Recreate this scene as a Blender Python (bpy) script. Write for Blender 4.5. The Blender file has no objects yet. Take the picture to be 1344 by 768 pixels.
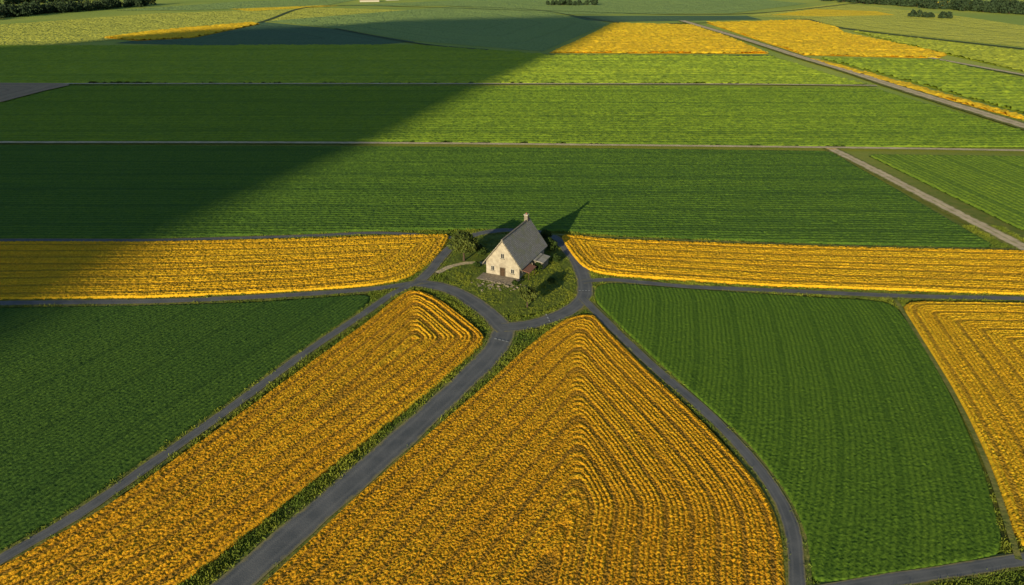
import bpy, math, random
import numpy as np
from mathutils import Vector, Matrix, geometry
random.seed(4); rng=np.random.default_rng(7)
SC=bpy.context.scene
H=75.0; PITCH=math.radians(26); F=908.0
cp,sp=math.cos(PITCH),math.sin(PITCH)
def W(u,v,z=0.0):
    a=(u-672)/F; b=(384-v)/F
    dx=a; dy=cp+b*sp; dz=-sp+b*cp
    t=(H-z)/(-dz)
    return (dx*t,dy*t)
# ---------------------------------------------------------------- materials
def newmat(name):
    m=bpy.data.materials.new(name); m.use_nodes=True
    nt=m.node_tree; nt.nodes.clear()
    out=nt.nodes.new('ShaderNodeOutputMaterial'); p=nt.nodes.new('ShaderNodeBsdfPrincipled')
    nt.links.new(p.outputs[0],out.inputs[0]); p.inputs['Roughness'].default_value=0.85
    p.inputs['Specular IOR Level'].default_value=0.15
    return m,nt,p
class NB:
    def __init__(s,nt): s.nt=nt
    def n(s,t,**k):
        x=s.nt.nodes.new(t)
        for a,b in k.items(): setattr(x,a,b)
        return x
    def l(s,a,b): s.nt.links.new(a,b)
    def inp(s,sock,v):
        if isinstance(v,bpy.types.NodeSocket): s.l(v,sock)
        else: sock.default_value=v
    def math(s,op,a,b=0.0,c=0.0,clamp=False):
        x=s.n('ShaderNodeMath',operation=op); x.use_clamp=clamp
        s.inp(x.inputs[0],a); s.inp(x.inputs[1],b)
        if op in('MULTIPLY_ADD','SMOOTH_MIN'): s.inp(x.inputs[2],c)
        return x.outputs[0]
    def mix(s,f,a,b,mode='MIX'):
        x=s.n('ShaderNodeMix',data_type='RGBA',blend_type=mode)
        s.inp(x.inputs[0],f)
        s.inp(x.inputs[6],a if isinstance(a,bpy.types.NodeSocket) else (*a,1))
        s.inp(x.inputs[7],b if isinstance(b,bpy.types.NodeSocket) else (*b,1))
        return x.outputs[2]
    def ramp(s,f,lo,hi,a=0.0,b=1.0):
        x=s.n('ShaderNodeMapRange'); s.inp(x.inputs[0],f)
        x.inputs[1].default_value=lo; x.inputs[2].default_value=hi
        x.inputs[3].default_value=a; x.inputs[4].default_value=b
        return x.outputs[0]
    def noise(s,scale,detail=3,vec=None,rough=0.55):
        x=s.n('ShaderNodeTexNoise'); x.inputs['Scale'].default_value=scale
        x.inputs['Detail'].default_value=detail; x.inputs['Roughness'].default_value=rough
        if vec is None: vec=s.pos()
        s.l(vec,x.inputs['Vector']); return x.outputs[0]
    def pos(s):
        if not hasattr(s,'_p'): s._p=s.n('ShaderNodeNewGeometry').outputs['Position']
        return s._p
    def bump(s,h,dist,strength=1.0):
        x=s.n('ShaderNodeBump'); x.inputs['Strength'].default_value=strength
        x.inputs['Distance'].default_value=dist; s.l(h,x.inputs['Height']); return x.outputs[0]
def simple(name,col,col2=None,scale=1.0,rough=0.85,bump=0.0,bscale=None,spec=0.15):
    m,nt,p=newmat(name); b=NB(nt)
    p.inputs['Roughness'].default_value=rough; p.inputs['Specular IOR Level'].default_value=spec
    n=b.noise(scale,5)
    f=b.ramp(n,0.35,0.65)
    b.l(b.mix(f,col,col2 or tuple(c*0.7 for c in col)),p.inputs['Base Color'])
    if bump: b.l(b.bump(b.noise(bscale or scale*3,4),bump),p.inputs['Normal'])
    return m
def field_mat(name,A,B,G,row,gap=0.2,fine=1.0,bumpd=0.4,wobble=.5,ridge=.5):
    m,nt,p=newmat(name); b=NB(nt)
    d=b.n('ShaderNodeAttribute',attribute_name='edge_dist').outputs['Fac']
    wob=b.math('MULTIPLY_ADD',b.noise(0.06/fine,2),row*wobble,d)
    t=b.math('DIVIDE',wob,row)
    fr=b.math('FRACT',t); fl=b.math('FLOOR',t)
    wn=b.n('ShaderNodeTexWhiteNoise',noise_dimensions='1D'); b.l(fl,wn.inputs['W'])
    tri=b.math('ABSOLUTE',b.math('SUBTRACT',fr,0.5))
    gapf=b.ramp(tri,0.5-gap,0.5)
    big=b.ramp(b.noise(0.018/fine**.5,3),0.35,0.65); med=b.ramp(b.noise(0.25/fine,4),0.3,0.7); sm=b.ramp(b.noise(1.6/fine,3),0.3,0.7)
    f=b.math('ADD',b.math('MULTIPLY',big,0.35),b.math('ADD',b.math('MULTIPLY',med,0.3),b.math('MULTIPLY',wn.outputs[0],0.35)))
    c=b.mix(f,A,B)
    c=b.mix(b.math('MULTIPLY',gapf,b.math('MULTIPLY_ADD',sm,0.5,0.4)),c,G)
    c=b.mix(b.math('MULTIPLY',sm,0.3),c,G)
    b.l(c,p.inputs['Base Color'])
    hgt=b.math('SUBTRACT',b.math('MULTIPLY_ADD',sm,0.6,med),b.math('MULTIPLY',gapf,ridge))
    b.l(b.bump(hgt,bumpd),p.inputs['Normal'])
    return m
def canopy_mat(name,top,top2,low,soil,scale=3.0,bd=.12):
    """crop canopy: 'lev' 0 furrow .. 1 top of the row, 'tint' plant vigour, 'wheel' tractor lines"""
    m,nt,p=newmat(name); b=NB(nt)
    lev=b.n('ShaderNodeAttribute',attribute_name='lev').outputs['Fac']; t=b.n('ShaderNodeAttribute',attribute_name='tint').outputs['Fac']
    wh=b.n('ShaderNodeAttribute',attribute_name='wheel').outputs['Fac']
    n=b.noise(scale,4,rough=.7)
    t2=b.math('ADD',t,b.math('MULTIPLY_ADD',n,1.0,-.5),clamp=True)
    c=b.mix(t2,top2,top)
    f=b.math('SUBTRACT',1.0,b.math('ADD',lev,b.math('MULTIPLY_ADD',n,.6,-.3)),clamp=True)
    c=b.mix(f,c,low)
    c=b.mix(b.math('MULTIPLY',wh,b.ramp(n,.35,.6,.55,1)),c,soil)
    b.l(c,p.inputs['Base Color'])
    b.l(b.bump(b.noise(scale*1.3,3,rough=.7),bd),p.inputs['Normal'])
    return m
def plant_mat(name,top,top2,low):
    m,nt,p=newmat(name); b=NB(nt)
    c=b.n('ShaderNodeAttribute',attribute_name='Col').outputs['Color']
    s=b.n('ShaderNodeSeparateColor'); b.l(c,s.inputs[0])
    t=b.n('ShaderNodeAttribute',attribute_name='tint',attribute_type='INSTANCER').outputs['Fac']
    cc=b.mix(t,top2,top)
    cc=b.mix(s.outputs[0],low,cc)
    hv=b.n('ShaderNodeHueSaturation'); b.l(cc,hv.inputs['Color'])
    b.l(b.math('MULTIPLY_ADD',s.outputs[1],0.4,0.8),hv.inputs['Value'])
    b.l(hv.outputs[0],p.inputs['Base Color'])
    return m
# ---------------------------------------------------------------- helpers
def link(o,parent=None):
    SC.collection.objects.link(o)
    if parent: o.parent=parent
    return o
def mesh_obj(name,verts,faces,mat=None,parent=None,smooth=False):
    me=bpy.data.meshes.new(name); me.from_pydata([tuple(v) for v in verts],[],[tuple(f) for f in faces]); me.update()
    if mat: me.materials.append(mat)
    if smooth: me.polygons.foreach_set('use_smooth',[True]*len(me.polygons))
    return link(bpy.data.objects.new(name,me),parent)
def quad_mesh(name,V,Fa,mat,parent=None):
    me=bpy.data.meshes.new(name); N=len(Fa); me.vertices.add(len(V)); me.vertices.foreach_set('co',V.astype('f').ravel())
    me.loops.add(N*4); me.loops.foreach_set('vertex_index',Fa.ravel().astype('i')); me.polygons.add(N); me.polygons.foreach_set('loop_start',(np.arange(N)*4).astype('i'))
    me.update(calc_edges=True); me.materials.append(mat)
    return link(bpy.data.objects.new(name,me),parent)
def chaikin(P,n=2,closed=True):
    P=[tuple(p) for p in P]
    for _ in range(n):
        Q=[]; m=len(P)
        for i in range(m if closed else m-1):
            a=P[i]; c=P[(i+1)%m]
            L=math.hypot(a[0]-c[0],a[1]-c[1]); k=0.25 if L<12 else 3.0/L
            Q.append((a[0]+(c[0]-a[0])*k,a[1]+(c[1]-a[1])*k)); Q.append((c[0]+(a[0]-c[0])*k,c[1]+(a[1]-c[1])*k))
        if not closed: Q=[P[0]]+Q+[P[-1]]
        P=Q
    return P
def seg_dist(X,Y,P,closed=True,grad=False):
    d=np.full(X.shape,1e12); n=len(P); GX=np.zeros(X.shape); GY=np.zeros(X.shape)
    for i in range(n if closed else n-1):
        ax,ay=P[i]; bx,by=P[(i+1)%n]; ux,uy=bx-ax,by-ay; L=ux*ux+uy*uy+1e-12
        t=np.clip(((X-ax)*ux+(Y-ay)*uy)/L,0,1)
        ex=X-ax-t*ux; ey=Y-ay-t*uy; q=ex**2+ey**2
        if grad:
            m=q<d; GX[m]=ex[m]; GY[m]=ey[m]
        d=np.minimum(d,q)
    d=np.sqrt(d)
    if grad: return d,GX/(d+1e-9),GY/(d+1e-9)
    return d
def inside(X,Y,P):
    r=np.zeros(X.shape,bool); n=len(P)
    for i in range(n):
        ax,ay=P[i]; bx,by=P[(i+1)%n]
        if ay==by: continue
        c=((ay>Y)!=(by>Y))&(X<(bx-ax)*(Y-ay)/(by-ay)+ax)
        r^=c
    return r
def vnoise(X,Y,s,seed=0):
    x=X/s+seed*17.3; y=Y/s+seed*9.1; xi=np.floor(x).astype(int); yi=np.floor(y).astype(int); fx=x-xi; fy=y-yi
    fx=fx*fx*(3-2*fx); fy=fy*fy*(3-2*fy)
    def h(a,c):
        v=np.sin(a*127.1+c*311.7+seed)*43758.5453; return v-np.floor(v)
    return (h(xi,yi)*(1-fx)+h(xi+1,yi)*fx)*(1-fy)+(h(xi,yi+1)*(1-fx)+h(xi+1,yi+1)*fx)*fy
def hash1(a):
    v=np.sin(a*91.17+3.1)*43758.5453; return v-np.floor(v)
def cmr(P,step=3.0):
    P=[np.array(p,float) for p in P]; P=[2*P[0]-P[1]]+P+[2*P[-1]-P[-2]]; out=[]
    for i in range(1,len(P)-2):
        L=np.linalg.norm(P[i+1]-P[i]); n=max(2,int(L/step))
        for k in range(n):
            t=k/n
            out.append(0.5*((2*P[i])+(-P[i-1]+P[i+1])*t+(2*P[i-1]-5*P[i]+4*P[i+1]-P[i+2])*t*t+(-P[i-1]+3*P[i]-3*P[i+1]+P[i+2])*t**3))
    out.append(P[-2]); return [tuple(p) for p in out]
# ---------------------------------------------------------------- verge grass prototype
def proto(name,mat,spec,lx,ly):
    V=[];Fc=[];C=[]
    for cnt,z0,z1,wid,ln,up,r in spec:
        for _ in range(cnt):
            c=Vector((random.uniform(-lx,lx),random.uniform(-ly,ly),random.uniform(z0,z1)))
            d=Vector((random.gauss(0,1),random.gauss(0,1),random.gauss(0,1)+up)).normalized()
            s=d.cross(Vector((random.gauss(0,1),random.gauss(0,1),random.gauss(0,.5)))).normalized()*wid*random.uniform(.7,1.3)
            d=d*ln*random.uniform(.7,1.3); k=len(V); g=random.random()
            for q in (c-d/2-s*.5,c-d/2+s*.5,c+d/2+s*.35,c+d/2-s*.35): V.append(q); C.append((r,g,0,1))
            Fc.append((k,k+1,k+2,k+3))
    me=bpy.data.meshes.new(name); me.from_pydata(V,[],Fc); me.materials.append(mat)
    at=me.attributes.new('Col','FLOAT_COLOR','POINT'); at.data.foreach_set('color',np.array(C,'f').ravel())
    return bpy.data.objects.new(name,me)
def protocol(name,mat,spec,lx=.65,ly=.33,n=5):
    col=bpy.data.collections.new(name)
    for i in range(n): col.objects.link(proto(name+'_clump',mat,spec,lx,ly))
    return col
GRASS=[(14,.03,.22,.05,.26,1.4,1)]
pm={'verge':protocol('verge_grass',plant_mat('leaf_verge',(.30,.32,.035),(.11,.18,.025),(.05,.08,.01)),GRASS,.3,.3)}
_gn={}
def scatter_tree(col):
    if col.name in _gn: return _gn[col.name]
    g=bpy.data.node_groups.new('scatter_'+col.name,'GeometryNodeTree')
    g.interface.new_socket('Geometry',in_out='INPUT',socket_type='NodeSocketGeometry')
    g.interface.new_socket('Geometry',in_out='OUTPUT',socket_type='NodeSocketGeometry')
    N=g.nodes; gi=N.new('NodeGroupInput'); go=N.new('NodeGroupOutput'); ip=N.new('GeometryNodeInstanceOnPoints')
    ci=N.new('GeometryNodeCollectionInfo'); ci.inputs[0].default_value=col; ci.inputs['Separate Children'].default_value=True; ci.inputs['Reset Children'].default_value=True
    ra=N.new('GeometryNodeInputNamedAttribute'); ra.data_type='FLOAT_VECTOR'; ra.inputs[0].default_value='rot'
    na=N.new('GeometryNodeInputNamedAttribute'); na.data_type='FLOAT_VECTOR'; na.inputs[0].default_value='scl'
    ip.inputs['Pick Instance'].default_value=True
    L=g.links.new
    L(gi.outputs[0],ip.inputs['Points']); L(ci.outputs[0],ip.inputs['Instance']); L(ra.outputs[0],ip.inputs['Rotation'])
    L(na.outputs[0],ip.inputs['Scale']); L(ip.outputs[0],go.inputs[0])
    _gn[col.name]=g; return g
def scatter(name,X,Y,Z,sxy,sz,tint,yaw,col,parent):
    n=len(X)
    me=bpy.data.meshes.new(name); me.vertices.add(n)
    me.vertices.foreach_set('co',np.stack([X,Y,Z],1).astype('f').ravel())
    a=me.attributes.new('tint','FLOAT','POINT'); a.data.foreach_set('value',tint.astype('f'))
    a=me.attributes.new('scl','FLOAT_VECTOR','POINT'); a.data.foreach_set('vector',np.stack([sxy,sxy,sz],1).astype('f').ravel())
    a=me.attributes.new('rot','FLOAT_VECTOR','POINT'); a.data.foreach_set('vector',np.stack([yaw*0,yaw*0,yaw],1).astype('f').ravel())
    o=link(bpy.data.objects.new(name,me),parent)
    md=o.modifiers.new('plants','NODES'); md.node_group=scatter_tree(col)
    return o
ALLPOLY=[]; ZL=[0.02]
def conv(P,sm=2):
    Q=[(p[1],p[2]) if p[0]=='w' else W(*p) for p in P]
    return chaikin(Q,sm) if sm else Q
def sheet(name,Q,mat,cell,z):
    X=[q[0] for q in Q]; Y=[q[1] for q in Q]
    gx,gy=np.meshgrid(np.arange(min(X),max(X),cell),np.arange(min(Y),max(Y),cell)); gx=gx.ravel()+.013; gy=gy.ravel()+.017
    k=inside(gx,gy,Q); gx=gx[k];gy=gy[k]; k=seg_dist(gx,gy,Q)>cell*.35; gx=gx[k];gy=gy[k]
    pts=[Vector(q) for q in Q]+[Vector((a,b)) for a,b in zip(gx.tolist(),gy.tolist())]
    n=len(Q); vs,es,fs,_,_,_=geometry.delaunay_2d_cdt(pts,[],[list(range(n))],1,1e-4)
    o=mesh_obj(name,[(v.x,v.y,z) for v in vs],fs,mat)
    vx=np.array([v.x for v in vs]); vy=np.array([v.y for v in vs])
    d=seg_dist(vx,vy,Q); at=o.data.attributes.new('edge_dist','FLOAT','POINT'); at.data.foreach_set('value',d.astype('f'))
    if o.data.polygons[0].normal.z<0: o.data.flip_normals()
    return o
def field(name,P,mat,cell=2.0,crop=None,res=.2,row=.8,tram=6,hgt=.7,amp=.4,rough=.1,sm=2,cont=1.0,mowing=0.3,guide=None,tramd=.3,soft=0,wheel=.6):
    """crop canopy modelled as real relief: ridges following the field outline, or a guide line they were drilled along"""
    Q=conv(P,sm); z=ZL[0]; ZL[0]+=.012
    o=sheet(name,Q,mat,cell,z); ALLPOLY.append(Q)
    if crop:
        X=[q[0] for q in Q]; Y=[q[1] for q in Q]
        y0=max(min(Y),48); y1=max(Y); lim=.76*(y1*cp+H*sp)+15
        xs=np.arange(max(min(X),-lim),min(max(X),lim),res); ys=np.arange(y0,y1,res)
        gx,gy=np.meshgrid(xs,ys); sh=gx.shape; gx=gx.ravel(); gy=gy.ravel()
        m=(np.abs(gx)<0.76*(gy*cp+H*sp)+12); m[m]=inside(gx[m],gy[m],Q)
        ids=np.full(gx.shape,-1); ids[m]=np.arange(m.sum()); ids=ids.reshape(sh)
        a,b_,c_,d_=ids[:-1,:-1],ids[:-1,1:],ids[1:,1:],ids[1:,:-1]
        ok=(a>=0)&(b_>=0)&(c_>=0)&(d_>=0); Fa=np.stack([a[ok],b_[ok],c_[ok],d_[ok]],1)
        gx=gx[m]; gy=gy[m]; n=len(gx)
        gx=gx+rng.uniform(-.3,.3,n)*res; gy=gy+rng.uniform(-.3,.3,n)*res
        de=seg_dist(gx,gy,Q)
        if guide: d,nx,ny=seg_dist(gx,gy,[W(*q) for q in guide],False,True)
        else: d,nx,ny=seg_dist(gx,gy,Q,grad=True)
        if soft:
            acc=d*0
            for rr,wt in ((soft,.6),(soft*.5,.4)):
                for k in range(6): 
                    ox,oy=gx+rr*math.cos(k*1.047+rr),gy+rr*math.sin(k*1.047+rr)
                    q=seg_dist(ox,oy,Q); q=np.where(inside(ox,oy,Q),q,-q); acc+=q*wt/6
            w_=np.clip((de-.5)/(soft*1.2),0,1); d=d*(1-w_)+acc*w_
        along=gy*nx-gx*ny
        dd=d+(vnoise(gx,gy,14,3)-.5)*row*.35+(vnoise(gx,gy,2.2,8)-.5)*row*.25
        t=dd/row; idx=np.floor(t); fr=t-idx
        prof=np.clip(.5-.5*np.cos(2*math.pi*fr),0,1)**.6
        sd_=len(ALLPOLY)
        band=hash1(idx+sd_*13); mow=hash1(np.floor(idx/4)+sd_*7)
        streak=vnoise(idx*2.7+sd_,along*.10/max(row,.7),1.0,5); fine=vnoise(idx*5.1,along*.5/max(row,.7),1.0,6)
        trm=(idx%tram)==tram//2
        prof=prof*np.where(trm,tramd,1-cont*(.25*band+.28*np.clip(streak-.45,0,1)*2))
        big=vnoise(gx,gy,38,1)*.5+vnoise(gx,gy,12,2)*.3+vnoise(gx,gy,3.5,4)*.2
        ed=np.clip(de/(.6 if row<1.3 else 1.2),0,1)
        zz=z+.05+ed*(hgt-amp+amp*prof*(.7+.6*fine)+rng.uniform(-1,1,n)*rough)
        zz=np.maximum(zz,z+.03)
        tint=np.clip(.5+cont*((big-.5)*.9+(band-.5)*.4+(streak-.5)*-.4)+mowing*(mow-.5)+rng.normal(0,.12,n),0,1)
        wv=np.where(trm,wheel*(1-(2*fr-1)**2)**.5,0)+wheel*.55*np.clip(streak-.62,0,1)*2.6*(hash1(idx+5)>.4)*cont
        co=quad_mesh('crop_canopy',np.stack([gx,gy,zz],1),Fa,crop,o)
        for nm,v in(('lev',np.clip(prof*1.15+rng.normal(0,.1,n),0,1)),('tint',tint),('wheel',np.clip(wv,0,1))):
            at=co.data.attributes.new(nm,'FLOAT','POINT'); at.data.foreach_set('value',v.astype('f'))
    return o
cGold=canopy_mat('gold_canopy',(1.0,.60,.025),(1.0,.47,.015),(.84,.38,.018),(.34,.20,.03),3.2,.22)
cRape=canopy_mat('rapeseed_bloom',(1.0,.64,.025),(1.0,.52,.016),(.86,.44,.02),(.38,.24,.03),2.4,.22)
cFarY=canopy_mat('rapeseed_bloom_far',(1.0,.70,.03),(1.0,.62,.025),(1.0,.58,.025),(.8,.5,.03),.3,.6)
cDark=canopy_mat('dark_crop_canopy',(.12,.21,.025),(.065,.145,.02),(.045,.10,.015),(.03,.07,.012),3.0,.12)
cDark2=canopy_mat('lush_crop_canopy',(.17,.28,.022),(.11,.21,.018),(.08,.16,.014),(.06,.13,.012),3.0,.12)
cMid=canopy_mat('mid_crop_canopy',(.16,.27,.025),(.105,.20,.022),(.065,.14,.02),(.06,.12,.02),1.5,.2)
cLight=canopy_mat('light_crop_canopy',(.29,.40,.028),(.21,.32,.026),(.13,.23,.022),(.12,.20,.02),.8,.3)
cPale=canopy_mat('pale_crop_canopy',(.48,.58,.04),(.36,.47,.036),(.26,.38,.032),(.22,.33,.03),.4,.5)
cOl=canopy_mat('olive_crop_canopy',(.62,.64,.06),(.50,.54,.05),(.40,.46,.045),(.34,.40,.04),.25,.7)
mY=field_mat('rapeseed_canopy',(.70,.42,.03),(.58,.32,.02),(.36,.22,.03),2.4,.22)
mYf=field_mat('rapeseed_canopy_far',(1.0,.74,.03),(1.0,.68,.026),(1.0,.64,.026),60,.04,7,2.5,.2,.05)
mG1=field_mat('crop_dark',(.05,.11,.015),(.035,.085,.012),(.025,.05,.01),2.8,.2)
mG2=field_mat('crop_mid',(.10,.18,.022),(.07,.14,.018),(.05,.10,.015),5,.2,3,.6)
mG3=field_mat('crop_light',(.42,.52,.035),(.34,.44,.03),(.28,.38,.028),25,.1,5,2.0)
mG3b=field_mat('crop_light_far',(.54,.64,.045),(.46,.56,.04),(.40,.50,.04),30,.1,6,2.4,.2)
mG4=field_mat('crop_far_olive',(.70,.68,.09),(.60,.60,.08),(.54,.54,.08),40,.1,6,2.8,.2)  # distance haze put into the far greens as brighter, less saturated colour
mG5=field_mat('crop_far_teal',(.36,.48,.12),(.30,.42,.11),(.28,.38,.10),40,.1,6,2.8,.2)
mB=field_mat('bare_soil_field',(.60,.40,.22),(.50,.33,.18),(.38,.25,.14),8,.2,5,.6)
mD=field_mat('far_field_dark',(.12,.22,.09),(.10,.18,.08),(.09,.15,.06),30,.1,8,1.0)  # dark tone, also used for the painted far shadow strip
# ---------------------------------------------------------------- ground
m,nt,p=newmat('ground_grass'); b=NB(nt)
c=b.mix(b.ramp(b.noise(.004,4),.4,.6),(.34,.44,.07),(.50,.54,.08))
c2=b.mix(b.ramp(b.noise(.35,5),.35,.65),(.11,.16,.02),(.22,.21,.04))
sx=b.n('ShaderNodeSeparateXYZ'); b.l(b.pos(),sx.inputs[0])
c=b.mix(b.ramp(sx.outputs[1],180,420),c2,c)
b.l(c,p.inputs['Base Color']); b.l(b.bump(b.noise(2.5,4),.15),p.inputs['Normal'])
S=9000
mesh_obj('ground',[(-S,-S,0),(S,-S,0),(S,S,0),(-S,S,0)],[(0,1,2,3)],m)
# ---------------------------------------------------------------- fields (near to far)
G=dict(hgt=.45,amp=.09,rough=.075,cont=.5,mowing=.25,tramd=.6,wheel=.35)
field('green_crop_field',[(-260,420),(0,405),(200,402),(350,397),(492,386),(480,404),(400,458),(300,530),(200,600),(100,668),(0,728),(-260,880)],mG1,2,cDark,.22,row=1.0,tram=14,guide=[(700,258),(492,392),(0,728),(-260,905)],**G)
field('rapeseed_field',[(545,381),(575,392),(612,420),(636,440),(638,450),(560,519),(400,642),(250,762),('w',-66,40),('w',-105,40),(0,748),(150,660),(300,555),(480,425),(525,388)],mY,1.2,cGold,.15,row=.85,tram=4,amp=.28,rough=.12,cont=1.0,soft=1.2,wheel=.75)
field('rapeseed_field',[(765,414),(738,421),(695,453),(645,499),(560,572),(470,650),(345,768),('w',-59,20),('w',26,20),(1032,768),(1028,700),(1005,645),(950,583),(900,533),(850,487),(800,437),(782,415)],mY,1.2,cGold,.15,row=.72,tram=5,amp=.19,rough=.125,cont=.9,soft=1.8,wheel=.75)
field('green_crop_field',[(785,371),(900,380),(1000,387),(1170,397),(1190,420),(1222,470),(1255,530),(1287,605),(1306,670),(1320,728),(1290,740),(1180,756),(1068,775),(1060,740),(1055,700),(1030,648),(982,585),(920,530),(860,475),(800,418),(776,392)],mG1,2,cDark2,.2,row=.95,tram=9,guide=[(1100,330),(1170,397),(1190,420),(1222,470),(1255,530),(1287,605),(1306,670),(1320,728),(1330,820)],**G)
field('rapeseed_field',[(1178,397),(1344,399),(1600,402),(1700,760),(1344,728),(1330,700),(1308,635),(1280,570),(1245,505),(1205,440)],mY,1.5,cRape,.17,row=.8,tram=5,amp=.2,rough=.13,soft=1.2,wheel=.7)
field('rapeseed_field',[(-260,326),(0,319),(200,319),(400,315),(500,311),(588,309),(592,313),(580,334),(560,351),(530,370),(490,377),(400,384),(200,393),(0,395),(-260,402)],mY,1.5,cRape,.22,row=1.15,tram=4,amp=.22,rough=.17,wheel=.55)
field('rapeseed_field',[(740,309),(800,316),(1000,323),(1150,327),(1344,331),(1600,338),(1600,400),(1344,389),(1000,377),(800,364),(766,356),(748,335),(735,314)],mY,1.5,cRape,.22,row=1.15,tram=4,amp=.22,rough=.17,wheel=.55)
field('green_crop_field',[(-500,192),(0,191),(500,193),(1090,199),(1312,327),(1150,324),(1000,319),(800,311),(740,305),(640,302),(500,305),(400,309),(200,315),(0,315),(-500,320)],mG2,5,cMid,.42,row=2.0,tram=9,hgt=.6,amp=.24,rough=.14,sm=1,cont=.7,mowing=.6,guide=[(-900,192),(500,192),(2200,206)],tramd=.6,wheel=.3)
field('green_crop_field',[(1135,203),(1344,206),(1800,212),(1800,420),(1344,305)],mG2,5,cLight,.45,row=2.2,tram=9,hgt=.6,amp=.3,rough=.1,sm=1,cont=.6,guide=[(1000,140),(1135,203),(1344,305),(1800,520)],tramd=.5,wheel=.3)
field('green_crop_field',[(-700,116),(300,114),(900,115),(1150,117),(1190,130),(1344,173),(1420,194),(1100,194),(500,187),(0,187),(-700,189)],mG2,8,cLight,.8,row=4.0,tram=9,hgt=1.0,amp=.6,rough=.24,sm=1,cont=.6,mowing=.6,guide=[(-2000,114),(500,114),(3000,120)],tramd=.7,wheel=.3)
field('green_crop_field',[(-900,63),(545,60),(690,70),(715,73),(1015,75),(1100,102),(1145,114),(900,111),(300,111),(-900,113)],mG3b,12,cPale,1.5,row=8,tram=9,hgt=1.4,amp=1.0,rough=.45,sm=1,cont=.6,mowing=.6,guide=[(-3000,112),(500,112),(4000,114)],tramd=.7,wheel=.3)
field('bare_soil_field',[(-300,110),(70,112),(96,114),(60,122),(0,138),(-300,175)],mB,8,sm=1); bpy.data.objects['bare_soil_field'].location.z=1.3
def far(name,P,mat,cell=25,**k): return field(name,P,mat,cell,sm=0,**k)
FK=dict(res=1.8,row=9,tram=7,hgt=1.3,amp=.9,rough=.55,cont=.5,tramd=.8,wheel=.3)
HZ=[(-4000,75),(500,75),(5000,75)]
far('meadow_field',[(-500,60),(-100,40),(200,18),(420,10),(560,14),(340,30),(160,52),(60,60)],mG4)
far('dark_far_field',[(150,57),(345,29),(440,38),(545,55),(480,60),(300,61)],mD)
far('green_crop_field',[(350,28),(590,9),(700,14),(800,30),(712,68),(545,54),(440,37)],mG5)
far('rapeseed_field',[(135,50),(200,41),(330,30),(342,32),(255,50),(180,54)],mYf,25,crop=cFarY,guide=HZ,**FK)
far('rapeseed_field',[(720,70),(765,50),(803,31),(908,33),(960,50),(1010,71)],mYf,12,crop=cFarY,guide=HZ,**FK)
far('rapeseed_field',[(925,30),(1060,27),(1098,36),(1110,44),(1180,58),(1245,72),(1232,77),(1055,73),(985,50)],mYf,12,crop=cFarY,guide=HZ,**FK)
far('dark_far_field',[(745,21),(980,21),(1000,26),(805,29),(770,27)],mD)  # far shadow strip, put into the ground colour as a dark field
far('meadow_field',[(980,21),(1100,4),(1250,20),(1344,34),(1500,55),(1500,85),(1344,62),(1110,37),(1060,25)],mG4)
far('rapeseed_field',[(1010,20),(1070,12),(1150,15),(1175,20),(1080,22)],mYf)
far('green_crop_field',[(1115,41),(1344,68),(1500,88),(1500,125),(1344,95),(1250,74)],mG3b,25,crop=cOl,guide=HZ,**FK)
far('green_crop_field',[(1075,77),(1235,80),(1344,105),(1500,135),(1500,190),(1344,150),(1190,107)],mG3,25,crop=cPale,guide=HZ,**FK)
far('rapeseed_field',[(1055,77),(1075,79),(1190,110),(1344,153),(1344,159),(1180,115)],mYf,12,crop=cFarY,**FK)
far('meadow_field',[(430,8),(800,-8),(960,-4),(1060,5),(960,18),(740,19),(590,8)],mG5)
far('rapeseed_field',[(300,12),(420,7),(445,8),(330,15)],mYf)
far('rapeseed_field',[(1180,2),(1290,3),(1275,9),(1190,8)],mYf)
far('meadow_field',[(150,14),(320,2),(480,-2),(430,7),(250,14)],mG5)
# ---------------------------------------------------------------- roads
m,nt,p=newmat('asphalt'); b=NB(nt)
ac=b.n('ShaderNodeAttribute',attribute_name='across').outputs['Fac']
ab=b.math('ABSOLUTE',ac)
c=b.mix(b.ramp(b.noise(.3,5),.35,.65),(.12,.125,.125),(.18,.178,.17))
tr=b.ramp(b.math('ABSOLUTE',b.math('SUBTRACT',ab,.48)),0,.2,1,0)
c=b.mix(b.math('MULTIPLY',tr,.4),c,(.25,.24,.22))
e=b.ramp(b.math('ADD',ab,b.math('MULTIPLY',b.noise(.9,4),.5)),1.02,1.25)
c=b.mix(e,c,(.32,.27,.11))
b.l(c,p.inputs['Base Color']); b.l(b.bump(b.noise(6,3),.03),p.inputs['Normal']); p.inputs['Roughness'].default_value=.8
mAs=m
m,nt,p=newmat('dirt_track'); b=NB(nt)
ac=b.n('ShaderNodeAttribute',attribute_name='across').outputs['Fac']; ab=b.math('ABSOLUTE',ac)
c=b.mix(b.ramp(b.noise(.25,5),.35,.65),(.80,.63,.38),(.62,.48,.29))
g=b.ramp(b.math('ADD',ab,b.math('MULTIPLY',b.noise(.5,4),.6)),.95,1.25)
c=b.mix(g,c,(.22,.24,.03))
g=b.ramp(b.math('ADD',ab,b.noise(.4,4)),.45,.7,.6,0)
c=b.mix(g,c,(.36,.31,.09)); b.l(c,p.inputs['Base Color']); b.l(b.bump(b.noise(2,4),.2),p.inputs['Normal'])
mDi=m
mSh=simple('verge_shoulder',(.30,.27,.07),(.14,.18,.03),.6,bump=.15)
mHd=simple('hedge_strip',(.10,.14,.04),(.06,.09,.03),.2)
ROADS=[]
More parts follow.
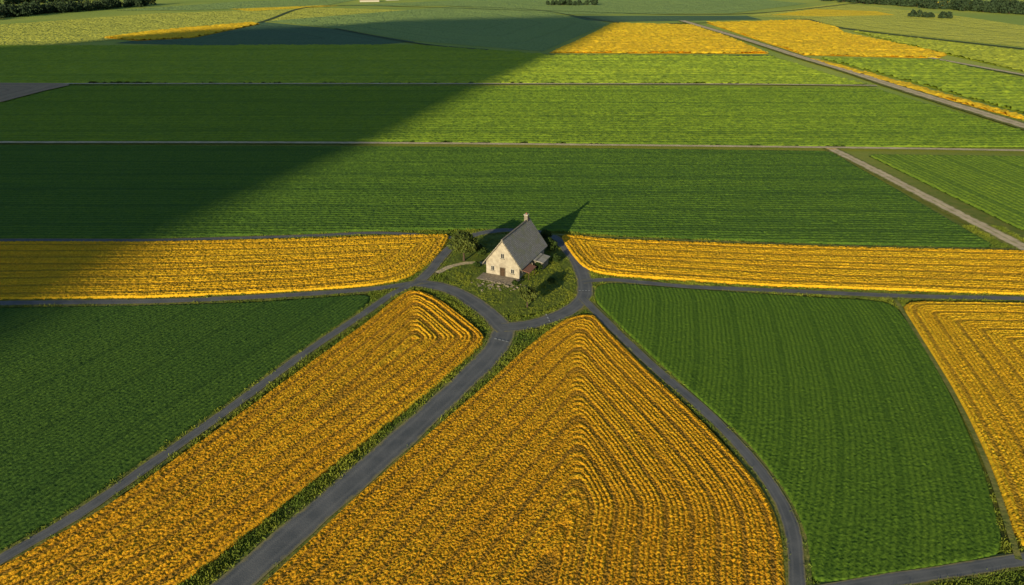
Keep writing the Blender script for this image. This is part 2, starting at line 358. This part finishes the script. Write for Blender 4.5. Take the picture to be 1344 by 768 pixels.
def ribbon(name,P,w,mat,z,step=3.0,parent=None,raw=False):
    C=cmr(P if raw else [W(*p) for p in P],step); V=[];Fc=[];A=[]
    n=len(C); ks=(-1,-.5,0,.5,1)
    for i,(x,y) in enumerate(C):
        a=C[max(i-1,0)]; c=C[min(i+1,n-1)]; dx,dy=c[0]-a[0],c[1]-a[1]; L=math.hypot(dx,dy)+1e-9
        ww=w*(1+.05*math.sin(i*1.7)+.03*math.sin(i*.6))
        for k in ks: V.append((x-dy/L*ww*.5*k,y+dx/L*ww*.5*k,z)); A.append(k)
    for i in range(n-1):
        for j in range(4): q=i*5+j; Fc.append((q,q+5,q+6,q+1))
    o=mesh_obj(name,V,Fc,mat,parent); at=o.data.attributes.new('across','FLOAT','POINT'); at.data.foreach_set('value',np.array(A,'f'))
    if o.data.polygons[0].normal.z<0: o.data.flip_normals()
    ROADS.append((C,w)); return o
zr=[.40]
def road(P,w,mat=mAs,name='road',sh=1.6,lift=0):
    z=zr[0]; zr[0]+=.006
    o=ribbon(name,P,w,mat,z+lift); 
    if sh: ribbon('shoulder',P,w+sh,mSh,z+lift-.12,parent=o)
    ROADS.pop() if sh else None
    return o
road([(662,434),(652,458),(620,492),(560,549),(478,622),(395,694),(310,768),(200,865)],5.0)
road([(664,436),(640,412),(605,388),(578,378),(548,373)],4.4)
road([(660,432),(700,427),(742,412),(764,395),(768,378),(760,350),(742,325),(722,311)],3.9)
road([(548,373),(566,356),(582,336),(604,317),(640,306),(690,303),(722,311)],3.0)
road([(560,371),(520,377),(470,383),(350,391),(200,397.5),(0,400),(-260,408)],2.4)
road([(552,371),(518,386),(480,412),(400,466),(300,540),(200,611),(100,680),(0,738),(-150,830)],2.2)
road([(764,393),(788,417),(850,477),(915,533),(965,582),(1012,640),(1037,690),(1044,735),(1046,790)],2.2)
road([(764,372),(800,369),(900,378),(1000,382.5),(1100,387),(1200,391),(1344,394),(1600,402)],2.2)
road([(604,315),(500,307.5),(400,311.5),(200,317),(0,317),(-260,322)],2.0)
road([(722,309),(800,313.5),(1000,321),(1150,325.5),(1330,329)],1.2,mSh,'farm_track',0)
road([(1046,790),(1080,780),(1180,763),(1290,746),(1344,737),(1500,725)],2.2,mAs,'farm_track',.8)
road([(1174,394),(1200,436),(1242,505),(1276,570),(1303,635),(1324,700),(1336,738)],.9,mSh,'farm_track',0)
road([(-500,189),(0,189),(500,190),(1090,196),(1344,200),(1700,206)],3.4,mDi,'farm_track',0,.4)
road([(1088,195),(1150,226),(1240,273),(1344,327),(1450,385)],5.2,mDi,'farm_track',1.6)
road([(895,28),(912,33),(985,55),(1050,76),(1110,94),(1180,117),(1344,168),(1500,218)],9,mDi,'country_road',3,.5)
road([(-500,113),(300,112.5),(900,113),(1150,115)],4,mDi,'farm_track',0,.9)
road([(1220,78),(1344,101),(1500,130)],6,mDi,'farm_track',0,.9)
road([(590,8.5),(700,13),(810,30),(900,31),(1060,26)],5,mHd,'hedge_line',0)
road([(1060,26),(1110,38),(1344,65),(1500,85)],8,mHd,'hedge_line',0)
road([(440,38),(545,57),(640,66),(715,72),(1015,74)],5,mHd,'hedge_line',0)
road([(340,30),(430,8),(700,14),(960,19),(1140,3)],6,mHd,'hedge_line',0)
mWh=simple('road_paint',(.6,.6,.57),(.35,.35,.33),3)
def marks(u,v,du,dv,n,w=.35,L=1.0):
    x0,y0=W(u,v); x1,y1=W(u+du,v+dv); D=Vector((x1-x0,y1-y0)); Ln=D.length; D/=Ln; Nn=Vector((-D.y,D.x)); V=[];Fc=[]
    for i in range(n):
        c=Vector((x0,y0))+D*Ln*(i+.5)/n; a=D*L*.5; q=Nn*w*.5; k=len(V)
        for s in (-a-q,a-q,a+q,-a+q): V.append((c.x+s.x,c.y+s.y,.56))
        Fc.append((k,k+1,k+2,k+3))
    return mesh_obj('road_marking',V,Fc,mWh)
marks(648,447,20,5,4,.25,.6); marks(716,414,6,12,3,.25,.7); marks(759,384,16,0,4,.25,.5)
# ---------------------------------------------------------------- house garden island
IS=[W(*p) for p in [(580,357),(600,380),(640,406),(670,418),(705,413),(738,400),(755,385),(757,372),(746,346),(730,322),(708,309),(650,308),(615,316),(592,338)]]
IS=chaikin(IS,3)
mL=simple('lawn_grass',(.19,.22,.03),(.09,.13,.02),.35,bump=.12,bscale=3)
o=sheet('garden_lawn',IS,mL,4,.36)
n=170000
X=rng.uniform(-150,150,n); Y=45+155*rng.random(n)**1.2
k=(np.abs(X)<.78*(Y*cp+H*sp)+8); X=X[k];Y=Y[k]
ok=np.ones(X.shape,bool)
for Q in ALLPOLY:
    if min(q[1] for q in Q)<210: ok&=~inside(X,Y,Q)
X=X[ok];Y=Y[ok]
dr=np.full(X.shape,1e9)
for C,w in ROADS:
    if min(c[1] for c in C)<210: dr=np.minimum(dr,seg_dist(X,Y,C[::2]+[C[-1]],False)-w/2)
DRV=cmr([W(*p) for p in [(574,360),(590,352),(612,347),(640,347)]],1.5)
hx,hy=-2.4,162.8
AX=Vector((.41,.912)); PX=Vector((.912,-.41))
la=(X-hx)*AX.x+(Y-hy)*AX.y; ls=(X-hx)*PX.x+(Y-hy)*PX.y
ok=(dr>.15)&(seg_dist(X,Y,DRV,False)>1.0)&~((la>-5)&(la<16.5)&(np.abs(ls+0.5)<6.0))
X=X[ok];Y=Y[ok]; isl=inside(X,Y,IS)
nz=vnoise(X,Y,7,6)*.6+vnoise(X,Y,2,9)*.4
kk=~isl|(rng.random(X.shape)<nz*1.1); X=X[kk];Y=Y[kk];isl=isl[kk];nz=nz[kk]
s=rng.uniform(.7,1.3,X.shape)*(.8+.6*nz)*np.where(isl,.5,1.1)
vg=bpy.data.objects.new('verge_grass',None); link(vg)
scatter('grass_clumps',X,Y,np.where(isl,.36,.0),s*1.4,s*1.5,np.clip(nz*1.3-.2+rng.normal(0,.1,X.shape),0,1),rng.uniform(0,6.28,X.shape),pm['verge'],vg)
ribbon('gravel_driveway',DRV,2.0,mDi,.38,1.5,raw=True)
# ---------------------------------------------------------------- house
mWall=simple('stone_render',(.54,.47,.36),(.37,.31,.24),.9,.9,.05,5)
mStone=simple('stone_base',(.34,.29,.22),(.2,.17,.13),2.5,.9,.06,6)
m,nt,p=newmat('slate_roof'); b=NB(nt)
tc=b.n('ShaderNodeTexCoord').outputs['Object']
br=b.n('ShaderNodeTexBrick'); br.inputs['Scale'].default_value=1.0; br.inputs['Brick Width'].default_value=.5; br.inputs['Row Height'].default_value=.32; br.inputs['Mortar Size'].default_value=.03
sxr=b.n('ShaderNodeSeparateXYZ'); b.l(tc,sxr.inputs[0]); cx=b.n('ShaderNodeCombineXYZ')
b.l(sxr.outputs[1],cx.inputs[0]); b.l(sxr.outputs[2],cx.inputs[1]); b.l(cx.outputs[0],br.inputs['Vector'])
br.inputs['Color1'].default_value=(.50,.46,.39,1); br.inputs['Color2'].default_value=(.38,.35,.31,1); br.inputs['Mortar'].default_value=(.18,.16,.14,1)
c=b.mix(b.ramp(b.noise(.5,4),.45,.7),br.outputs[0],(.34,.33,.20)); b.l(c,p.inputs['Base Color'])
b.l(b.bump(br.outputs[1],.05),p.inputs['Normal']); mRoof=m
mWood=simple('dark_wood',(.10,.06,.035),(.06,.04,.025),2)
mGlass=simple('window_glass',(.03,.035,.04),(.02,.02,.03),1,.1,spec=.6)
mBrick=simple('chimney_brick',(.36,.17,.10),(.25,.12,.08),3,bump=.03)
mTrim=simple('white_trim',(.6,.55,.46),(.5,.45,.37),2)
mPav=simple('stone_paving',(.36,.30,.22),(.22,.18,.13),1.2,bump=.06)
house=bpy.data.objects.new('farmhouse',None); link(house)
house.matrix_world=Matrix(((PX.x,AX.x,0,hx),(PX.y,AX.y,0,hy),(0,0,1,.36),(0,0,0,1)))
bpy.context.view_layer.update()
def part(name,V,Fc,mat,parent=house,**k):
    return mesh_obj(name,V,Fc,mat,parent,**k)
def box(name,x0,x1,y0,y1,z0,z1,mat,parent=house):
    V=[(x0,y0,z0),(x1,y0,z0),(x1,y1,z0),(x0,y1,z0),(x0,y0,z1),(x1,y0,z1),(x1,y1,z1),(x0,y1,z1)]
    return part(name,V,[(0,3,2,1),(4,5,6,7),(0,1,5,4),(1,2,6,5),(2,3,7,6),(3,0,4,7)],mat,parent)
hw=4.7; LN=17.0; ev=3.7; rd=9.8
part('walls',[(-hw,0,-.3),(hw,0,-.3),(hw,LN,-.3),(-hw,LN,-.3),(-hw,0,ev),(hw,0,ev),(hw,LN,ev),(-hw,LN,ev),(0,0,rd),(0,LN,rd)],
 [(0,1,5,8,4),(2,3,7,9,6),(1,2,6,5),(3,0,4,7)],mWall)
def slab(name,x0,z0,x1,z1,y0,y1,t,mat):
    V=[(x0,y0,z0),(x1,y0,z1),(x1,y1,z1),(x0,y1,z0),(x0,y0,z0+t),(x1,y0,z1+t),(x1,y1,z1+t),(x0,y1,z0+t)]
    return part(name,V,[(0,3,2,1),(4,5,6,7),(0,1,5,4),(1,2,6,5),(2,3,7,6),(3,0,4,7)],mat)
sl=(rd-ev)/hw
slab('roof_right',hw+.8,ev-.8*sl+.03,0,rd+.03,-.5,LN+.5,.28,mRoof)
slab('roof_left',-hw-.8,ev-.8*sl+.03,0,rd+.03,-.5,LN+.5,.28,mRoof)
box('ridge_cap',-.2,.2,-.52,LN+.52,rd+.18,rd+.45,mStone)
for sx_ in(-1,1):
    slab('barge_board',sx_*(hw+.82),ev-.82*sl-.12,0,rd-.12,-.58,-.505,.3,mStone)
box('chimney',-.7,.3,LN-1.6,LN-.6,rd-1.5,rd+1.7,mStone); box('chimney_cap',-.8,.4,LN-1.7,LN-.5,rd+1.703,rd+1.9,mTrim); box('chimney_pot',-.4,0,LN-1.25,LN-.9,rd+1.903,rd+2.3,mBrick)
def window(xc,zc,w,h,y=0,side=None,nm='window'):
    if side is None:
        box(nm+'_frame',xc-w/2-.1,xc+w/2+.1,y-.09,y-.01,zc-h/2-.1,zc+h/2+.1,mTrim)
        box(nm+'_glass',xc-w/2,xc+w/2,y-.12,y-.093,zc-h/2,zc+h/2,mGlass)
        box(nm+'_bar',xc-.04,xc+.04,y-.15,y-.123,zc-h/2,zc+h/2,mTrim)
        box(nm+'_sill',xc-w/2-.2,xc+w/2+.2,y-.25,y-.02,zc-h/2-.25,zc-h/2-.103,mStone)
    else:
        a,c_=(side*(hw+.01),side*(hw+.09)); 
        box(nm+'_frame',min(a,c_),max(a,c_),xc-w/2-.12,xc+w/2+.12,zc-h/2-.12,zc+h/2+.12,mTrim)
        a,c_=(side*(hw+.093),side*(hw+.12))
        box(nm+'_glass',min(a,c_),max(a,c_),xc-w/2,xc+w/2,zc-h/2,zc+h/2,mGlass)
window(-2.8,1.8,.8,1.1); window(2.8,1.8,.8,1.1); window(0,5.6,.8,1.2)
box('door_frame',-.85,.85,-.1,-.01,-.2,2.45,mStone); box('door',-.7,.7,-.14,-.103,-.2,2.3,mWood)
for yy in (2.5,6,13): window(yy,1.7,1.1,1.2,side=1); window(yy,1.7,1.1,1.2,side=-1)
box('lean_to_walls',hw+.13,hw+3.3,7.6,11.8,-.3,2.1,mStone)
V=[(hw+.15,7.2,2.6),(hw+3.7,7.2,2.12),(hw+3.7,12.2,2.12),(hw+.15,12.2,2.6)]
part('lean_to_roof',V+[(a,c_,z+.16) for a,c_,z in V],[(0,3,2,1),(4,5,6,7),(0,1,5,4),(1,2,6,5),(2,3,7,6),(3,0,4,7)],mRoof)
box('terrace',-5.5,5.2,-4.2,-.15,-.25,.08,mPav)
box('side_porch_post_a',hw+2.3,hw+2.45,.5,.65,-.3,1.95,mWood); box('side_porch_post_b',hw+2.3,hw+2.45,4.4,4.55,-.3,1.95,mWood)
slab('side_porch_roof',hw+.3,2.5,hw+2.7,1.97,.2,4.9,.12,mBrick)
V=[];Fc=[]
def rock(x,y,r,z=.3):
    k=len(V); n=6
    for j,(rr,zz) in enumerate(((1,0),(.85,.5),(.35,.8))):
        for i in range(n):
            a=i*6.283/n+j*.4; q=r*rr*random.uniform(.75,1.2); V.append((x+q*math.cos(a),y+q*math.sin(a),z+r*zz*random.uniform(.8,1.1)))
    for j in range(2):
        for i in range(n): Fc.append((k+j*n+i,k+j*n+(i+1)%n,k+(j+1)*n+(i+1)%n,k+(j+1)*n+i))
    Fc.append(tuple(k+2*n+i for i in range(n)))
for _ in range(90):
    u=random.gauss(652,18); v=random.gauss(376,5)
    if 618<u<690 and 368<v<392: rock(*W(u,v),random.uniform(.15,.5))
mesh_obj('garden_stones',V,Fc,mPav)
# ---------------------------------------------------------------- trees
mBark=simple('bark',(.12,.085,.055),(.07,.05,.035),3,bump=.05)
def leafmat(nm,c1,c2):
    m,nt,p=newmat(nm); b=NB(nt); a=b.n('ShaderNodeAttribute',attribute_name='Col').outputs['Fac']
    b.l(b.mix(a,c2,c1),p.inputs['Base Color']); return m
mLeaf=leafmat('tree_leaves',(.14,.16,.03),(.04,.065,.014)); mLeaf2=leafmat('far_tree_leaves',(.055,.085,.035),(.025,.045,.022))
mLeaf3=leafmat('bush_leaves',(.07,.11,.02),(.025,.045,.01))
def leaves(blobs,n,size,mat,name,parent):
    N=n*len(blobs); C=[];R=[];sh=[]
    for (x,y,z,rx,rz) in blobs:
        d=rng.normal(size=(n,3)); d/=np.linalg.norm(d,axis=1)[:,None]; r=rng.uniform(.55,1.08,(n,1)); g=rng.random()
        C.append(d*r*np.array([rx,rx,rz])+np.array([x,y,z])); R.append(d); sh.append(np.clip(.25+.5*g+rng.normal(0,.15,n),0,1))
    C=np.concatenate(C);R=np.concatenate(R);sh=np.concatenate(sh)
    nrm=R+rng.normal(0,.7,R.shape); nrm/=np.linalg.norm(nrm,axis=1)[:,None]
    a=np.cross(nrm,rng.normal(size=R.shape)); a/=np.linalg.norm(a,axis=1)[:,None]; bb=np.cross(nrm,a)
    s=size*rng.uniform(.6,1.3,(N,1)); a*=s; bb*=s*.7
    V=np.stack([C-a,C-bb,C+a,C+bb],1).reshape(-1,3); Fa=np.arange(N*4).reshape(-1,4)
    o=quad_mesh(name,V,Fa,mat,parent)
    at=o.data.attributes.new('Col','FLOAT','POINT'); at.data.foreach_set('value',np.repeat(sh,4).astype('f'))
    return o
def tree(name,x,y,h,r,nb=12,n=160,z0=.3,mat=None,bush=False):
    e=bpy.data.objects.new(name,None); link(e); e.location=(x,y,z0); bpy.context.view_layer.update()
    th=h*(.12 if bush else .4); V=[];Fc=[]
    def limb(p,q,r0,r1):
        d=(q-p).normalized(); s=d.orthogonal().normalized(); t=d.cross(s); k=len(V)
        for c,rr in((p,r0),((p+q)/2+s*.1*r0,(r0+r1)/2),(q,r1)):
            for i in range(7): a=i*6.283/7; V.append(c+(s*math.cos(a)+t*math.sin(a))*rr)
        for j in range(2):
            for i in range(7): Fc.append((k+j*7+i,k+j*7+(i+1)%7,k+j*7+7+(i+1)%7,k+j*7+7+i))
    tr_=h*.03; limb(Vector((0,0,-.3)),Vector((0,0,th)),tr_*1.4,tr_)
    bl=[]
    for i in range(nb):
        a=i*2.4; f=(i+.5)/nb; zz=th+(h-th)*(.15+.72*f); rr=r*.62*math.sin(math.pi*(.2+.7*f))*random.uniform(.7,1.15)
        c=Vector((rr*math.cos(a),rr*math.sin(a),zz)); bl.append((c.x,c.y,c.z,r*random.uniform(.36,.5),r*random.uniform(.3,.42)))
        limb(Vector((0,0,th*.9)),c,tr_*.5,tr_*.15)
    mesh_obj('trunk',V,Fc,mBark,e)
    leaves(bl,n,r*.075+.06,mat or mLeaf,'crown',e); return e
tree('leafy_tree',*W(609,344),8.0,3.9,16,240)
tree('garden_tree',*W(692,405),5.2,2.6,11,180)
for u,v,h,r in [(722,330,3.6,2.3),(716,320,4.0,2.3),(730,345,2.0,1.5),(631,336,2.8,1.9),(622,330,3,1.8),(676,376,1.3,1.0),(724,372,1.2,1.0),(706,357,2.2,1.5),(626,352,1.5,1.2)]:
    tree('garden_bush',*W(u,v),h,r,8,130,mat=mLeaf3,bush=True)
def wood(name,P,hh,count,rad):
    Q=[W(*p) for p in P]; bl=[]
    for i in range(count):
        t=i/count*(len(Q)-1); k=int(t); f=t-k
        x=Q[k][0]*(1-f)+Q[k+1][0]*f+rng.normal(0,rad); y=Q[k][1]*(1-f)+Q[k+1][1]*f+rng.normal(0,rad)
        h=hh*random.uniform(.6,1.1); r=h*.42
        bl.append((x,y,h-r*.8,r,r*.85)); bl.append((x+rng.normal(0,2),y+rng.normal(0,2),h*.35,r*1.1,h*.35))
    e=bpy.data.objects.new(name,None); link(e)
    leaves(bl,70,1.5,mLeaf2,'crowns',e)
    V=[];Fc=[]
    for x,y,z,r,_ in bl[::2]:
        k=len(V)
        for zz,q in((0,.4),(z,.2)):
            for i in range(5): V.append((x+q*math.cos(i*1.257),y+q*math.sin(i*1.257),zz))
        for i in range(5): Fc.append((k+i,k+(i+1)%5,k+5+(i+1)%5,k+5+i))
    mesh_obj('trunks',V,Fc,mBark,e)
wood('woodland',[(-250,42),(-60,28),(0,22),(90,15),(190,7)],14,230,14)
wood('woodland',[(-150,14),(0,6),(120,0),(180,-3)],14,120,14)
wood('woodland',[(1085,1),(1180,8),(1270,14),(1344,19),(1450,28)],13,150,9)
wood('woodland',[(1260,6),(1344,12),(1450,18)],13,80,14)
wood('tree_row',[(718,7),(785,7)],9,16,3)
wood('tree_row',[(1195,22),(1250,25)],8,10,2)
def barn(u,v,L,Wd,h,ang=0.2):
    e=bpy.data.objects.new('distant_barn',None); link(e); x,y=W(u,v); e.location=(x,y,.2); e.rotation_euler=(0,0,ang); bpy.context.view_layer.update()
    part('barn_walls',[(-L/2,-Wd/2,0),(L/2,-Wd/2,0),(L/2,Wd/2,0),(-L/2,Wd/2,0),(-L/2,-Wd/2,h),(L/2,-Wd/2,h),(L/2,Wd/2,h),(-L/2,Wd/2,h),(-L/2,0,h*1.6),(L/2,0,h*1.6)],[(0,1,5,4),(2,3,7,6),(1,2,6,9,5),(3,0,4,8,7)],mTrim,e)
    for q in(-1,1):
        V=[(-L/2-.5,q*(Wd/2+.6),h-.3),(L/2+.5,q*(Wd/2+.6),h-.3),(L/2+.5,0,h*1.6+.1),(-L/2-.5,0,h*1.6+.1)]
        part('barn_roof',V+[(a,c_,z+.3) for a,c_,z in V],[(0,3,2,1),(4,5,6,7),(0,1,5,4),(1,2,6,5),(2,3,7,6),(3,0,4,7)],mBrick,e)
barn(485,2.5,34,14,3.2); barn(515,.5,22,12,3.2,.5)
# ---------------------------------------------------------------- hill added out of view, its silhouette shaped to cast the big evening shadow
EL=math.radians(13.2); A2=Vector((.44,.898)).normalized(); N2=Vector((A2.y,-A2.x)); T0=2000; te=math.tan(EL)
pts=[(-106,129),(-102,151),(-92,228),(-58,302),(-10,463),(60,669),(135,900),(111,1030),(-136,960),(-200,890),(-330,830),(-430,690),(-566,640)]
pr=[(x*N2.x+y*N2.y, x*A2.x+y*A2.y) for x,y in pts]
pr.sort()
ss=[-2600,-1900,-1300]+[a for a,_ in pr]+[pr[-1][0]+90]; zz=[0,.55*T0*te,(T0+50)*te]+[(t_+T0)*te for _,t_ in pr]+[0]
S_=np.concatenate([np.linspace(-2600,-900,40),np.linspace(-890,pr[-1][0]+100,160)]); Zp=np.interp(S_,ss,zz)
V=[];Fc=[]; U=np.linspace(-900,900,37)
for i,s_ in enumerate(S_):
    for u in U:
        f=max(0,1-abs(u)/900); z=Zp[i]*(f**1.1)*(1-.12*vnoise(np.array([s_]),np.array([u]),140,2)[0]*min(1,abs(u)/100))
        q=N2*s_+A2*(-T0+u); V.append((q.x,q.y,z-.5))
m_=len(U)
for i in range(len(S_)-1):
    for j in range(m_-1): k=i*m_+j; Fc.append((k,k+m_,k+m_+1,k+1))
mesh_obj('shadow_caster_hill',V,Fc,simple('shadow_hill_grass',(.07,.11,.03),(.12,.11,.06),.01),smooth=True)
# ---------------------------------------------------------------- light, sky, camera
sd=Vector((-A2.x*math.cos(EL),-A2.y*math.cos(EL),math.sin(EL)))
L=bpy.data.lights.new('sun','SUN'); L.energy=5.0; L.angle=math.radians(.5); L.color=(1,.88,.58)
lo=link(bpy.data.objects.new('sun',L)); lo.rotation_euler=sd.to_track_quat('Z','Y').to_euler(); lo.location=(0,0,300)
w=bpy.data.worlds.new('World'); SC.world=w; w.use_nodes=True; nt=w.node_tree; bg=nt.nodes['Background']
sk=nt.nodes.new('ShaderNodeTexSky'); sk.sky_type='NISHITA'; sk.sun_disc=False; sk.sun_elevation=EL; sk.sun_rotation=math.atan2(sd.x,sd.y)
sk.ozone_density=3.5; sk.dust_density=1.0
nt.links.new(sk.outputs[0],bg.inputs[0]); bg.inputs[1].default_value=.10
cam=bpy.data.cameras.new('camera'); cam.sensor_width=36; cam.lens=36*F/1344; cam.clip_end=20000; cam.clip_start=1
co=link(bpy.data.objects.new('camera',cam)); co.location=(0,0,H); co.rotation_euler=(math.radians(90)-PITCH,0,0)
SC.camera=co
SC.view_settings.view_transform='Standard'; SC.view_settings.look='None'; SC.view_settings.exposure=0
